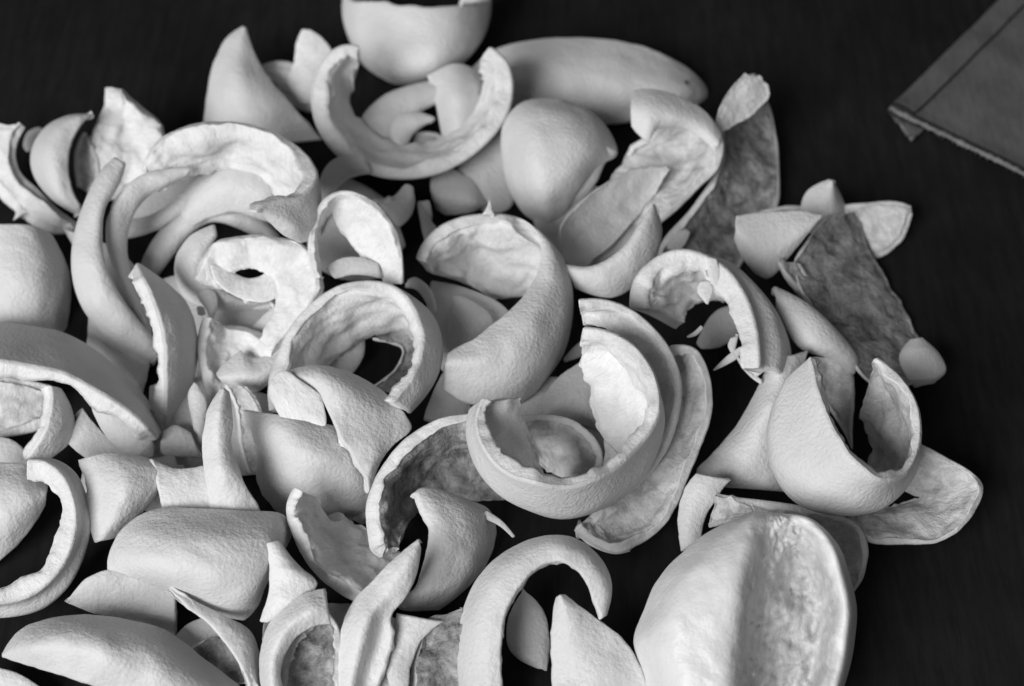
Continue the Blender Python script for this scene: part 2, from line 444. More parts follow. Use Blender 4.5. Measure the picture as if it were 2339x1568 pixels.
# --- top of the heap
peel("large pale bowl of peel standing at the top edge, cut off by the frame", [dict(rows=[
  [(1114,-60,-90),(1119,0,-20),(1060,10,60),(1000,14,85),(940,12,85),(870,4,60),(790,-6,-20),(800,-60,-90)],
  [(1105,-10,-120),(1112,70,-30),(1060,120,50),(990,150,80),(930,150,80),(870,130,50),(788,60,-30),(790,-20,-120)],
  [(1040,60,-140),(1050,140,-90),(1010,180,-50),(960,196,-30),(920,197,-30),(880,185,-50),(815,130,-90),(830,40,-140)]], th=26)])
peel("small scrap of the big bowl's far rim showing white at the top edge", [dict(rows=[[(1050,14,0),(1056,-4,0),(1075,-30,0)],[(1085,8,-10),(1105,-8,-10),(1112,-30,-10)]], th=12)], name="peel_scrap")
peel("long pale dome of peel behind the heap, small dark pit near its right tip", [dict(rows=[
  [(1060,170,-40),(1130,112,-30),(1230,88,-20),(1330,84,-10),(1430,93,-10),(1520,124,-20),(1590,168,-40),(1617,205,-60)],
  [(1080,200,10),(1160,170,50),(1240,165,55),(1330,175,62),(1420,190,60),(1500,200,45),(1570,210,20),(1618,218,-40)],
  [(1100,240,0),(1180,255,20),(1250,275,30),(1330,290,35),(1400,288,30),(1470,278,20),(1550,262,-10),(1612,240,-50)]], th=26)])
dark_pit(LAST[0], 1567, 190, 7)
peel("shaded band of peel seen between the pointed cap and the small upright leaf", [dict(rows=[[(590,150),(625,138),(665,140),(700,160)],[(620,215),(650,235),(690,255),(730,265)]],H=-15)])
peel("tall pointed bright cap at the upper left, tip up", [dict(rows=[
  [(556,57,0),(515,85,0),(487,140,-5),(470,215,-10),(460,300,-30)],
  [(560,60,10),(545,125,35),(545,195,55),(560,260,50),(590,330,0)],
  [(564,60,5),(585,120,10),(618,180,15),(672,240,10),(738,320,-30)]], tl=.3)])
peel("small upright leaf of peel with lumpy white pith beside the ring's open left end", [dict(rows=[[(690,66),(678,92),(671,138),(656,190),(682,238)],[(708,67),(742,90),(762,125),(742,185),(722,238)]],H=6,rnd=.5,rind=PITH,pith=PITH,th=12,roll=4,tl=.1)])
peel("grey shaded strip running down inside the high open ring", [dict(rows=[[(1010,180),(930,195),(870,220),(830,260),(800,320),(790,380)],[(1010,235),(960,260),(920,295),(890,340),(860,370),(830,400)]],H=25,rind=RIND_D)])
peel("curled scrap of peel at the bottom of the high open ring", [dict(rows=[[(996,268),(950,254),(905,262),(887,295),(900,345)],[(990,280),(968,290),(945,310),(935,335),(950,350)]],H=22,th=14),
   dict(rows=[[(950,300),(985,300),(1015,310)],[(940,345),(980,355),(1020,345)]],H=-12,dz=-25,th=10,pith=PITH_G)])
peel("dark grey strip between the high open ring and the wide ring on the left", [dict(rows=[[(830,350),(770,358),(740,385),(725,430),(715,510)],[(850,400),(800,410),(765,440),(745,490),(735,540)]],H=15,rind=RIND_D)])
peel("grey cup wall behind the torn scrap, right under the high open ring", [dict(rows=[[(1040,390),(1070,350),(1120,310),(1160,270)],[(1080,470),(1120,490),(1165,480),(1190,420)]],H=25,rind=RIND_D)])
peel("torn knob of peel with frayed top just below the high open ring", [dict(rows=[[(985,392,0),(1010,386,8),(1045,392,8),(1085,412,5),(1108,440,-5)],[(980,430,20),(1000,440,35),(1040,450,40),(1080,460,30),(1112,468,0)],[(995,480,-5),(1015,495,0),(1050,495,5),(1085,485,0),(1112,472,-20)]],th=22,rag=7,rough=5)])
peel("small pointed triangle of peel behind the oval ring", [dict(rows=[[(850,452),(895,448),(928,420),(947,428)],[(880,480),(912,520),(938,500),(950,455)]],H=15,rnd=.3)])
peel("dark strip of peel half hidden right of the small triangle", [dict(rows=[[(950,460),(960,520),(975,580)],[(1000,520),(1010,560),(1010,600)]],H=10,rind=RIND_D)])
# --- left edge
peel("pale open curl at the far left edge under the small cap", [dict(rows=[[(-70,285),(-60,380),(0,455),(60,508),(125,538),(172,532)],[(62,293),(40,340),(48,390),(88,430),(135,475),(178,508)]],H=-12)])
peel("small pale lip of peel left of the small bright cap", [dict(rows=[[(50,335),(62,300),(90,288)],[(62,350),(85,340),(115,300)]],H=6,th=10)], name="peel_scrap")
peel("four cornered peel standing at far left with its white pith lit", [dict(roll=3,prag=3, rows=[[(239,202),(236,245),(212,298),(200,350),(205,420)],[(281,203),(320,238),(360,272),(378,318),(365,420)]],H=-8,rnd=.2,pith=PITH,rough=6),
   dict(rows=[[(200,310),(190,380),(210,450)],[(300,340),(320,400),(300,470)]],H=-10,dz=-15,pith=PITH_G)])
peel("small bright cap at the far left with a dark hollow on its right", [dict(rows=[
   [(214,259,0),(150,264,-10),(98,292,-20),(70,345,-25),(72,395,-25),(110,450,-25),(180,495,-20)],
   [(212,262,5),(165,275,25),(128,310,35),(110,360,40),(115,410,35),(140,455,25),(184,490,0)],
   [(214,262,0),(186,292,20),(164,330,30),(158,375,30),(166,425,25),(185,470,10),(190,492,-10)]],th=18),
   dict(rows=[[(190,300),(168,350),(175,430)],[(215,330),(230,390),(215,450)]],H=-20,dz=-40,th=12,pith=PITH_G)])
peel("grey arched strip under the wide ring at left, shaded below", [dict(rows=[[(312,640),(325,590),(360,530),(410,485),(465,460),(525,460),(590,488),(640,540)],[(350,650),(395,590),(440,535),(485,510),(540,522),(590,548),(640,580)]],H=25,arch=30)])
peel("pale lower wall of the left ring, lit along its bottom edge", [dict(rows=[[(290,500),(340,490),(400,455),(440,420)],[(285,548),(340,535),(395,505),(440,465)]],H=16)])
peel("smooth grey dome lying inside the wide ring at left", [dict(rows=[[(405,480,-20),(440,405,-10),(520,366,0),(610,375,0),(660,440,-10)],[(415,500,10),(460,440,40),(530,410,55),(600,430,50),(650,470,20)],[(430,530,0),(480,500,20),(540,490,30),(590,505,20),(640,520,0)]],th=22)])
peel("wide pale ring at left, lit rim, right end curling down", [dict(steep=6, zs=1.8, rows=[
   [(322,385,-60),(355,325,-55),(420,290,-50),(500,277,-45),(585,286,-40),(660,318,-20),(712,362,5),(727,405,35),(700,440,60),(650,452,80),(604,466,95),(592,487,100)],
   [(340,405,-75),(390,365,-80),(445,345,-85),(510,330,-85),(580,345,-80),(650,375,-70),(705,420,-40),(735,460,0),(725,500,40),(680,520,70),(630,500,85),(598,493,90)],
   [(360,440,-80),(410,400,-95),(465,380,-105),(520,372,-110),(580,385,-110),(630,410,-105),(680,450,-80),(720,500,-40),(720,545,10),(690,558,40),(645,538,65),(606,500,80)]],th=36,rough=4)])
peel("pale inner strip with a glossy edge curving beside the tall left strip", [dict(rows=[[(440,382,-10),(380,385,-5),(318,400,0),(272,440,5),(245,490,8),(240,545,8),(262,625,5),(300,700,0),(330,752,-5)],[(430,402,-10),(385,425,-15),(335,455,-20),(303,505,-20),(292,560,-20),(300,620,-20),(320,685,-15),(342,745,-10)]],H=20,arch=20,th=20)])
peel("tall narrow strip of peel at left, rounded outside, bending to the lower right", [dict(rows=[[(262,356,-10),(225,395,-10),(190,465,-15),(166,545,-15),(162,620,-15),(180,692,-20),(222,755,-25),(280,805,-30),(350,842,-35)],[(290,372,0),(275,420,0),(242,478,5),(235,540,8),(243,600,8),(268,660,5),(305,715,0),(350,768,-5),(375,800,-10)]],H=32,arch=40)])
peel("grey rounded cap at the left edge below the tall strip", [dict(rows=[[(-90,516,-20),(-90,620,-20),(-90,760,-20)],[(0,510,30),(0,620,45),(0,760,30)],[(70,512,20),(90,620,40),(90,760,20)],[(120,535,-30),(162,630,-35),(155,760,-40)]],th=24,tl=.1)])
peel("grey outer strip with a bright cut edge crossing left of the torn cup", [dict(rows=[[(330,632,50),(358,700,70),(378,780,75),(378,850,65),(380,915,40),(382,990,10)],[(322,612,20),(372,675,40),(410,755,45),(412,850,35),(400,925,10),(383,990,0)],[(314,598,-20),(376,640,-20),(427,690,-20),(452,760,-25),(449,850,-30),(420,930,-30),(385,988,-20)]],th=36,rind=RIND_D,inw=(-1,0.1,-.2))])
# --- middle
peel("pale rounded cap under the wide right ring of the left group", [dict(rows=[[(490,510,-10),(438,533,-10),(402,580,-15),(399,640,-20),(430,690,-25),(520,718,-35),(615,700,-45)],[(495,530,10),(455,570,25),(440,620,30),(460,660,25),(500,680,10),(560,695,-10),(620,690,-30)],[(500,540,0),(480,580,15),(475,620,20),(495,650,15),(530,672,0),(580,688,-20),(630,690,-40)]],th=18)])
peel("small hooked flap of peel with a white knob on its tip", [dict(rows=[[(470,655),(492,665),(500,690),(490,728)],[(448,668),(455,690),(470,712),(478,735)]],H=10,th=12),
   dict(rows=[[(446,703),(455,697),(470,703)],[(448,718),(458,724),(472,720)]],H=8,th=8,rough=2)], name="peel_scrap")
peel("pale triangular end hanging under the curled ring", [dict(rows=[[(690,665),(635,690),(600,720),(572,748)],[(720,720),(690,770),(650,800),(600,800)]],H=12,pith=PITH)])
peel("torn cup of pith with ragged inner lips below the hooked flap", [dict(rows=[
   [(460,722,20),(447,780,20),(455,850,20),(478,915,15)],[(505,740,-25),(498,800,-35),(500,850,-30),(500,900,-10)],[(560,745,-20),(560,790,-35),(545,840,-35),(520,890,-15)],[(625,770,0),(620,810,-15),(600,850,-10),(560,890,0)]],rough=7,pith=PITH),
   dict(rows=[[(490,852,0),(520,818,0),(548,800,5),(575,815,5),(612,808,5),(655,780,0)],[(498,866,15),(530,862,25),(570,860,30),(610,850,25),(650,815,10)],[(505,878,-10),(540,893,-5),(580,898,-5),(618,880,-10),(660,840,-20)]],rag=8,th=14,dz=25)])
peel("curled pale ring with a closed eye, broad white rim on its right", [dict(zs=.8, roll=3, rows=[
   [(440,640,-30),(455,600,-20),(490,555,-10),(555,538,0),(630,540,0),(695,558,0),(733,610,0),(738,665,5),(705,730,5),(650,785,0),(615,830,-10)],
   [(470,650,-40),(500,600,-30),(530,585,-25),(570,575,-20),(610,580,-20),(650,600,-20),(680,640,-20),(680,690,-15),(660,740,-10),(630,785,-10),(600,825,-10)],
   [(500,640,-50),(520,612,-45),(545,606,-40),(575,607,-40),(605,612,-40),(632,635,-40),(640,670,-35),(632,700,-30),(620,735,-25),(607,765,-20),(590,800,-20)]],th=30,rough=4),
   dict(rows=[[(478,600,2),(490,640,4),(520,668,4),(565,688,4),(610,690,4),(642,674,0)],[(520,612,-14),(545,628,-18),(565,634,-22),(590,632,-22),(612,622,-20),(640,640,-14)]],H=5,th=12,rind=PITH,roll=4)])
peel("oval ring of peel with a dark hollow, lit on its right half", [dict(steep=18, zs=1.8, rows=[[(715,640,0),(703,590,0),(704,540,0),(716,490,0),(745,448,0),(790,433,0),(850,452,0),(900,510,0),(922,580,0),(924,650,0)],[(735,640,-20),(724,590,-20),(726,540,-20),(732,505,-25),(752,480,-30),(775,520,-35),(805,560,-40),(840,590,-40),(870,610,-40),(890,650,-40)]],H=-8,th=16)])
peel("thin dark curved strip lying across the oval ring", [dict(rows=[[(742,612),(772,590),(820,586),(868,602)],[(765,640),(800,632),(835,632),(870,640)]],H=10,th=14,rind=RIND_D)])
peel("grey pointed piece inside the big C shaped peel", [dict(rows=[[(1032,674),(1022,720),(1020,790),(1025,830)],[(1050,675),(1095,695),(1130,735),(1090,800)]],H=20,rnd=.4)])
peel("dark piece under the lower tip of the big C shaped peel", [dict(rows=[[(1010,850),(985,900),(965,960)],[(1060,860),(1080,900),(1070,960)]],H=20,rind=RIND_D)])
peel("largest C shaped peel, in the middle, white pith on top, smooth outside", [dict(zs=1.6,roll=12,rows=[
   [(945,592,10),(962,553,5),(1003,513,0),(1065,488,0),(1135,484,0),(1195,502,0),(1228,548,5),(1227,610,20),(1196,668,45),(1140,722,75),(1080,768,95),(1032,795,105),(1018,806,108)],
   [(960,608,-20),(980,580,-35),(1025,555,-50),(1075,540,-55),(1140,540,-50),(1215,520,-12),(1262,560,5),(1268,625,35),(1240,700,70),(1190,765,100),(1115,815,115),(1040,825,120),(1014,828,118)],
   [(970,620,-40),(1000,605,-60),(1035,600,-80),(1080,600,-90),(1140,605,-90),(1230,560,-50),(1290,600,-25),(1306,665,10),(1292,745,40),(1240,825,70),(1160,875,90),(1060,865,100),(1011,852,105)],
   [(985,628,-50),(1010,635,-70),(1045,645,-95),(1085,655,-110),(1130,670,-125),(1210,650,-125),(1280,680,-90),(1302,735,-50),(1290,805,-15),(1245,875,20),(1190,925,45),(1090,932,70),(1012,895,85)]],th=38,rough=4,prag=3),
   dict(rows=[[(1098,490),(1112,470),(1117,456)],[(1132,492),(1125,474),(1119,457)]],H=3,th=8,dz=0,names=('torn_tip','torn_tip_pith'))], deep=90)
peel("pale sliver of rind between the oval ring and the central ring", [dict(rows=[[(928,640),(950,632),(985,660),(1000,710)],[(925,660),(950,665),(970,690),(985,730)]],H=8,th=10)], name="peel_scrap")
peel("mottled pith strip inside the central ring", [dict(rows=[[(880,748),(920,735),(965,760),(950,850),(890,900)],[(850,780),(895,790),(915,800),(900,840),(850,880)]],H=-8,pith=PITH_D,th=5)])
peel("grey end of peel seen through the hole of the central ring", [dict(rows=[[(700,840),(720,790),(770,755),(820,745)],[(760,870),(800,860),(830,820),(836,770)]],H=18,th=14)])
peel("central ring with a thick white rim and open hole", [dict(steep=0, zs=1.8, rows=[
   [(612,940,20),(609,880,15),(640,785,5),(690,708,0),(760,656,0),(840,638,0),(905,655,10),(948,708,30),(966,780,55),(948,850,80),(898,918,100)],
   [(645,950,0),(650,880,-20),(672,815,-35),(722,750,-45),(782,712,-50),(850,695,-50),(930,680,-30),(985,715,0),(1007,785,20),(993,855,45),(932,942,70)],
   [(690,960,-20),(690,900,-55),(705,845,-75),(745,800,-90),(795,765,-95),(865,748,-100),(930,745,-100),(985,770,-80),(1003,835,-40),(980,895,0),(935,948,40)]],th=34,rough=4)], deep=96)
# --- upper right
peel("big standing leaf of peel at the upper right, mottled pith facing the camera", [dict(rows=[[(1700,170,20),(1660,212,35),(1634,275,45),(1640,370,45),(1580,470,50),(1515,545,50),(1490,600,40)],[(1712,172,-10),(1755,230,-50),(1776,310,-60),(1783,395,-60),(1780,470,-55),(1735,540,-45),(1690,620,-35)]],H=-30,pith=PITH_D,th=18,rough=4,rag=1.5,prag=2,tl=.6,inw=(0,0,1)),
   dict(rows=[[(1702,168,40),(1668,205,40),(1640,262,40),(1634,300,50)],[(1725,176,20),(1752,215,-10),(1725,248,-10),(1645,300,40)]],H=3,th=4,rind=PITH,names=('bent_tip','bent_tip_pith'))])
peel("cup of peel at upper right opened to the left, bright outer lip", [dict(rows=[
   [(1560,240,-30),(1620,262,-10),(1655,322,0),(1645,385,0),(1600,430,0),(1550,480,-5),(1508,518,-10)],
   [(1500,290,-60),(1560,300,-70),(1580,345,-70),(1560,400,-65),(1520,440,-55),(1480,480,-45),(1450,520,-40)],
   [(1440,330,-60),(1430,350,-80),(1420,380,-85),(1400,410,-80),(1385,440,-70),(1370,480,-60),(1360,530,-50)]],th=26,pith=PITH_G,rough=5),
   dict(rows=[[(1445,203,-30),(1500,203,-20),(1560,222,-20),(1615,255,-25),(1652,310,-25)],[(1438,245,10),(1480,250,25),(1530,262,20),(1590,280,0),(1645,330,-10)],[(1440,290,10),(1482,324,15),(1500,300,5),(1560,295,-10),(1630,345,-15)]],th=18,dz=15)])
peel("grey lower wall just behind the heart shaped cap at upper right", [dict(rows=[[(1412,350),(1385,372),(1365,415),(1335,452),(1275,485)],[(1340,300),(1300,350),(1280,400),(1270,430),(1250,480)]],H=30)])
peel("heart shaped smooth cap in the upper middle, pointing down", [dict(rows=[
   [(1275,224,-30),(1190,232,-20),(1148,278,-15),(1142,345,-10),(1157,425,-10),(1195,490,-15),(1264,528,-20)],
   [(1285,226,-20),(1250,260,45),(1235,310,75),(1235,370,85),(1240,430,70),(1250,485,35),(1266,528,-10)],
   [(1295,232,-35),(1340,255,0),(1350,310,45),(1325,365,65),(1300,420,55),(1285,470,25),(1268,528,-10)],
   [(1310,238,-60),(1378,280,-50),(1412,352,-25),(1362,385,15),(1322,438,15),(1298,478,5),(1270,528,-10)]],th=24)])
peel("slim shaded hollow of peel pointing up right beside the heart shaped cap", [dict(rows=[[(1523,375,10),(1450,382,10),(1380,418,10),(1320,462,10),(1276,520,10),(1280,600,10)],[(1525,380,5),(1490,415,-25),(1430,470,-45),(1370,520,-50),(1320,570,-40),(1300,610,-10)],[(1527,384,0),(1508,428,-30),(1462,490,-60),(1410,550,-60),(1365,590,-50),(1325,625,-20)]],th=8,pith=RIND_D,rough=1.5,prag=1,inw=(0,0,1),tl=.6)],deep=96)
peel("pale crescent of peel under the slim dark leaf", [dict(rows=[[(1492,463,10),(1458,512,20),(1430,555,25),(1390,588,25),(1345,607,20),(1285,600,0)],[(1503,478,-10),(1513,535,-20),(1495,600,-25),(1455,652,-25),(1400,682,-25),(1310,660,-20)]],H=30,arch=10)])
peel("narrow pale scrap poking up left of the hooked ring's top", [dict(rows=[[(1565,520),(1540,535),(1520,565)],[(1580,530),(1570,555),(1550,580)]],H=5,th=10)], name="peel_scrap")
# --- right
peel("strip of pith lying behind the faceted tip, its far end at the right", [dict(rows=[[(1700,492),(1780,470),(1870,468),(1960,462),(2040,457),(2083,470)],[(1720,540),(1800,520),(1880,520),(1950,530),(1995,595),(2060,555),(2086,490)]],H=-14,pith=PITH_G,th=18,rough=5)])
peel("faceted bright tip of peel sticking up above the mottled slab", [dict(rows=[[(1895,407,0),(1842,434,0),(1826,475,0),(1830,530,0)],[(1902,410,12),(1900,440,15),(1898,470,15),(1895,540,12)],[(1903,412,-10),(1922,445,-30),(1940,490,-30),(1950,545,-30)]],th=12,rag=1.5)])
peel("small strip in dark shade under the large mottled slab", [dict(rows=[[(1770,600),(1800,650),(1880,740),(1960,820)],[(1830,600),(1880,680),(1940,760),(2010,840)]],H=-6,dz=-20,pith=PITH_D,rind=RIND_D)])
peel("large flat slab of mottled pith leaning on the right side", [dict(rows=[
   [(1880,500,35),(1840,550,45),(1808,610,50),(1840,700,50),(1915,800,45),(1985,880,40),(2050,900,20)],
   [(1920,490,5),(1905,560,-5),(1910,620,-5),(1945,700,-5),(2000,790,-5),(2060,850,-5),(2090,880,-5)],
   [(1955,485,-40),(1972,560,-50),(2005,625,-60),(2052,700,-60),(2095,780,-60),(2130,840,-50),(2125,880,-40)]],pith=PITH_D,th=14,rough=4,rag=1.5,prag=2,tl=.75,inw=(0,0,1))])
peel("bright rounded end folded over at the slab's lower right corner", [dict(rows=[[(2080,772),(2052,815),(2068,862),(2088,890)],[(2105,768),(2150,812),(2163,848),(2125,880)]],H=28,th=16,tl=.1)])
peel("smooth pale cap pointing down, left of the mottled slab", [dict(rows=[[(1680,490,0),(1740,484,0),(1810,478,0),(1880,490,0)],[(1678,520,15),(1730,560,25),(1790,555,25),(1878,494,3)],[(1674,545,0),(1700,600,0),(1752,642,-5),(1815,575,5),(1880,496,0)]],th=14)])
peel("grey cone of peel in the gap right of the dark hollow", [dict(rows=[[(1760,800,0),(1725,890,0),(1680,970,0),(1620,1040,0),(1588,1078,0),(1640,1115,-10)],[(1800,810,20),(1770,890,40),(1740,970,45),(1710,1040,45),(1690,1090,35),(1720,1120,10)],[(1850,800,-10),(1830,880,10),(1810,960,20),(1800,1040,20),(1800,1100,10),(1850,1130,-10)]],th=18)])
peel("dim inner wall of peel at right, behind the half shell", [dict(rows=[[(1850,818),(1870,900),(1920,980),(1950,1040)],[(1945,822),(1955,870),(1952,950),(1948,1040)]],H=-12,th=14,pith=PITH_G)])
peel("grey strip running down right to a frayed white end", [dict(rows=[[(1768,652),(1840,688),(1908,748),(1962,822),(1952,858)],[(1770,700),(1795,755),(1830,800),(1890,820),(1940,856)]],H=30,th=16)])
peel("ribbed leaf of peel inside the hooked ring at right", [dict(rows=[[(1690,690),(1640,705),(1605,745),(1588,785)],[(1710,730),(1680,775),(1640,798),(1600,800)]],H=12,th=12)])
peel("thick hooked ring at right with a bright white rim and torn lower end", [dict(steep=32, zs=1.8, rows=[
   [(1436,705,0),(1446,640,0),(1490,590,0),(1545,568,0),(1600,576,5),(1660,612,12),(1705,675,25),(1730,750,40),(1738,840,50)],
   [(1475,720,-20),(1490,670,-30),(1530,635,-35),(1580,610,-35),(1650,592,-20),(1710,635,-5),(1760,700,10),(1784,775,20),(1778,850,30)],
   [(1540,755,-40),(1555,715,-60),(1585,680,-75),(1640,650,-85),(1710,650,-80),(1760,700,-60),(1800,770,-40),(1808,850,-20),(1790,880,-10)]],th=48,rough=5,rag=2),
   dict(rows=[[(1600,640),(1590,665),(1612,695)],[(1625,640),(1630,670),(1618,696)]],H=4,th=6,dz=0,names=('membrane','membrane_underside')),
   dict(rows=[[(1690,790),(1655,815),(1628,845)],[(1705,800),(1680,825),(1632,848)]],H=3,th=5,dz=20,names=('membrane','membrane_underside')),
   dict(rows=[[(1680,820),(1700,850),(1722,866)],[(1735,830),(1755,838),(1728,864)]],H=-3,th=5,dz=20,names=('membrane','membrane_underside')),
   dict(rows=[[(1612,585),(1622,640),(1640,668)],[(1640,590),(1650,640),(1648,668)]],H=3,th=5,dz=5,names=('membrane','membrane_underside')),
   dict(rows=[[(1600,742),(1585,756),(1568,768)],[(1608,750),(1592,768),(1570,773)]],H=2,th=4,dz=-10,names=('membrane','membrane_underside')),
   dict(rows=[[(1668,770),(1660,790),(1672,812)],[(1690,765),(1684,792),(1678,815)]],H=4,th=5,dz=12,names=('membrane','membrane_underside')),
   dict(rows=[[(1690,838),(1712,862),(1738,880)],[(1700,832),(1724,852),(1742,868)]],H=3,th=5,dz=15,rag=6,names=('membrane','membrane_underside'))])
# --- right middle
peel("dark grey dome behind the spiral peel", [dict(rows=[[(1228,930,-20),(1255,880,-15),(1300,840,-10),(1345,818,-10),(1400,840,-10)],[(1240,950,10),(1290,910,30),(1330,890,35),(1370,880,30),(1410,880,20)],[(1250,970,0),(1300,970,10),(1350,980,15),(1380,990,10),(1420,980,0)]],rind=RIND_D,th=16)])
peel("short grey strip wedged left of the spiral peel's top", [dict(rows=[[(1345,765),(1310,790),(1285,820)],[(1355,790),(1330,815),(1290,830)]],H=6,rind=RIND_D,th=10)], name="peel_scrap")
peel("outermost ragged wall of pith behind the spiral peel, in shade", [dict(rows=[[(1530,788,0),(1585,790,0),(1620,845,0),(1630,930,0),(1605,1020,0),(1572,1100,0),(1530,1190,0),(1465,1245,0),(1400,1266,0),(1310,1214,0)],[(1480,830,-30),(1505,890,-30),(1510,950,-30),(1490,1010,-30),(1450,1070,-30),(1400,1120,-30),(1370,1150,-30),(1350,1170,-20),(1335,1185,-10),(1320,1200,0)]],H=-20,pith=PITH_G,rough=6,th=30,steep=14),
   dict(rows=[[(1308,1212,6),(1340,1245,6),(1400,1268,6),(1440,1262,4)],[(1345,1180,0),(1380,1195,0),(1405,1215,0),(1445,1240,0)]],H=5,th=12,names=('pale_lip','pale_lip_pith'))])
peel("second ring of the spiral group, white rim curving down the right", [dict(steep=20, zs=1.8, rows=[[(1321,681,0),(1390,683,0),(1460,714,0),(1524,782,0),(1557,860,0),(1553,950,0),(1525,1030,0),(1460,1110,0),(1375,1168,0)],[(1332,745,-25),(1390,750,-30),(1450,795,-35),(1498,865,-35),(1515,930,-35),(1500,1010,-35),(1465,1070,-35),(1405,1120,-30),(1365,1155,-20)]],H=-8,th=24)])
peel("pale pith dish at the right edge of the heap with a white end", [dict(rows=[
   [(2080,1000,-10),(2165,1042,-5),(2235,1088,0),(2250,1112,5),(2222,1182,10),(2150,1240,10),(2050,1248,10),(1975,1240,10),(1930,1200,0)],
   [(2070,1050,-50),(2120,1090,-55),(2165,1110,-50),(2175,1130,-40),(2150,1165,-35),(2100,1190,-30),(2040,1205,-30),(1980,1200,-30),(1935,1180,-30)],
   [(2040,1090,-60),(2070,1120,-70),(2100,1140,-70),(2100,1150,-65),(2080,1160,-60),(2040,1165,-60),(2000,1170,-60),(1960,1165,-60),(1935,1160,-55)]],pith=PITH_G,th=20,rough=6)])
peel("strip of peel arching behind the big squeezed half at lower right", [dict(rows=[[(1640,1125,-10),(1720,1138,0),(1800,1148,0),(1900,1168,0),(1965,1200,0),(1986,1250,0),(1975,1320,-5),(1950,1358,-10)],[(1620,1210,-10),(1700,1190,-10),(1780,1180,-15),(1850,1200,-15),(1895,1240,-15),(1920,1290,-15),(1935,1330,-15),(1940,1358,-15)]],H=-8,pith=PITH_G,th=20,rough=6)])
peel("deep half shell at right, smooth bright outside and a mottled open hollow", [dict(steep=22, zs=1.8, rows=[
   [(1846,815,20),(1868,890,45),(1900,970,65),(1948,1045,80),(2010,1095,75),(2070,1085,45),(2103,1020,15),(2100,930,0),(2062,862,-10),(2003,814,-20)],
   [(1797,862,0),(1757,960,5),(1764,1065,15),(1820,1145,25),(1925,1178,30),(2030,1155,20),(2100,1060,-15),(2070,960,-50),(2040,890,-55),(2000,830,-35)],
   [(1800,900,-40),(1775,980,-50),(1790,1060,-60),(1840,1120,-70),(1930,1140,-80),(2010,1110,-95),(2040,1050,-100),(2020,980,-95),(2005,920,-80),(1992,850,-50)],
   [(1830,900,-60),(1820,980,-80),(1840,1040,-95),(1880,1090,-105),(1940,1110,-115),(1980,1080,-120),(1995,1030,-120),(1985,970,-110),(1980,920,-90),(1983,870,-60)]],th=22,pith=PITH_G,rough=6)])
peel("small upright flap of peel above the squeezed half", [dict(rows=[[(1588,1078,0),(1560,1120,0),(1546,1180,0),(1552,1260,0)],[(1672,1098,0),(1640,1140,0),(1615,1180,0),(1605,1235,0)]],H=12,th=14,rnd=.3)])
peel("biggest squeezed half fruit shell at lower right, pulpy hollow on its right", [dict(rows=[
   [(1722,1166,-55),(1665,1190,-50),(1590,1232,-50),(1505,1318,-55),(1468,1395,-62),(1446,1460,-65),(1456,1515,-65),(1468,1560,-65),(1480,1620,-65)],
   [(1724,1168,-45),(1685,1195,-15),(1625,1255,10),(1560,1335,22),(1530,1405,28),(1520,1460,28),(1525,1515,28),(1532,1560,28),(1540,1620,28)],
   [(1726,1167,-40),(1702,1190,-8),(1672,1245,22),(1634,1320,40),(1612,1395,46),(1604,1455,48),(1604,1512,48),(1606,1560,48),(1610,1620,48)],
   [(1729,1165,-40),(1717,1185,-8),(1704,1240,26),(1687,1315,46),(1674,1390,50),(1664,1450,50),(1660,1510,50),(1659,1560,50),(1660,1620,50)],
   [(1734,1166,-40),(1725,1185,-9),(1717,1240,22),(1703,1315,38),(1691,1390,40),(1682,1450,40),(1677,1510,40),(1675,1560,40),(1676,1620,40)],
   [(1740,1167,-40),(1737,1185,-11),(1734,1240,8),(1724,1315,11),(1714,1390,8),(1706,1450,8),(1701,1510,8),(1698,1560,8),(1697,1620,8)],
   [(1750,1168,-40),(1756,1185,-17),(1764,1240,-23),(1760,1315,-47),(1755,1390,-60),(1747,1450,-60),(1742,1510,-60),(1737,1560,-60),(1733,1620,-60)],
   [(1764,1170,-40),(1784,1185,-20),(1806,1240,-41),(1812,1315,-81),(1813,1390,-82),(1806,1450,-82),(1800,1510,-82),(1792,1560,-82),(1785,1620,-82)],
   [(1777,1172,-40),(1810,1185,-18),(1844,1240,-32),(1859,1315,-64),(1865,1390,-80),(1860,1450,-80),(1853,1510,-80),(1843,1560,-80),(1832,1620,-80)],
   [(1787,1173,-40),(1830,1185,-13),(1874,1240,0),(1895,1315,-3),(1906,1390,-8),(1902,1450,-8),(1893,1510,-8),(1882,1560,-8),(1868,1620,-8)],
   [(1794,1174,-40),(1844,1185,-11),(1895,1240,8),(1921,1315,11),(1935,1390,8),(1931,1450,8),(1923,1510,8),(1910,1560,8),(1894,1620,8)],
   [(1800,1175,-40),(1855,1185,-17),(1912,1240,-23),(1942,1315,-47),(1958,1390,-60),(1955,1450,-60),(1946,1510,-60),(1932,1560,-60),(1915,1620,-60)]],th=26,rind=HALF,pith=PITH_G,roll=5,nv=150,pulp=17,inw=(0,0,-1),zs=1.3)], deep=95)
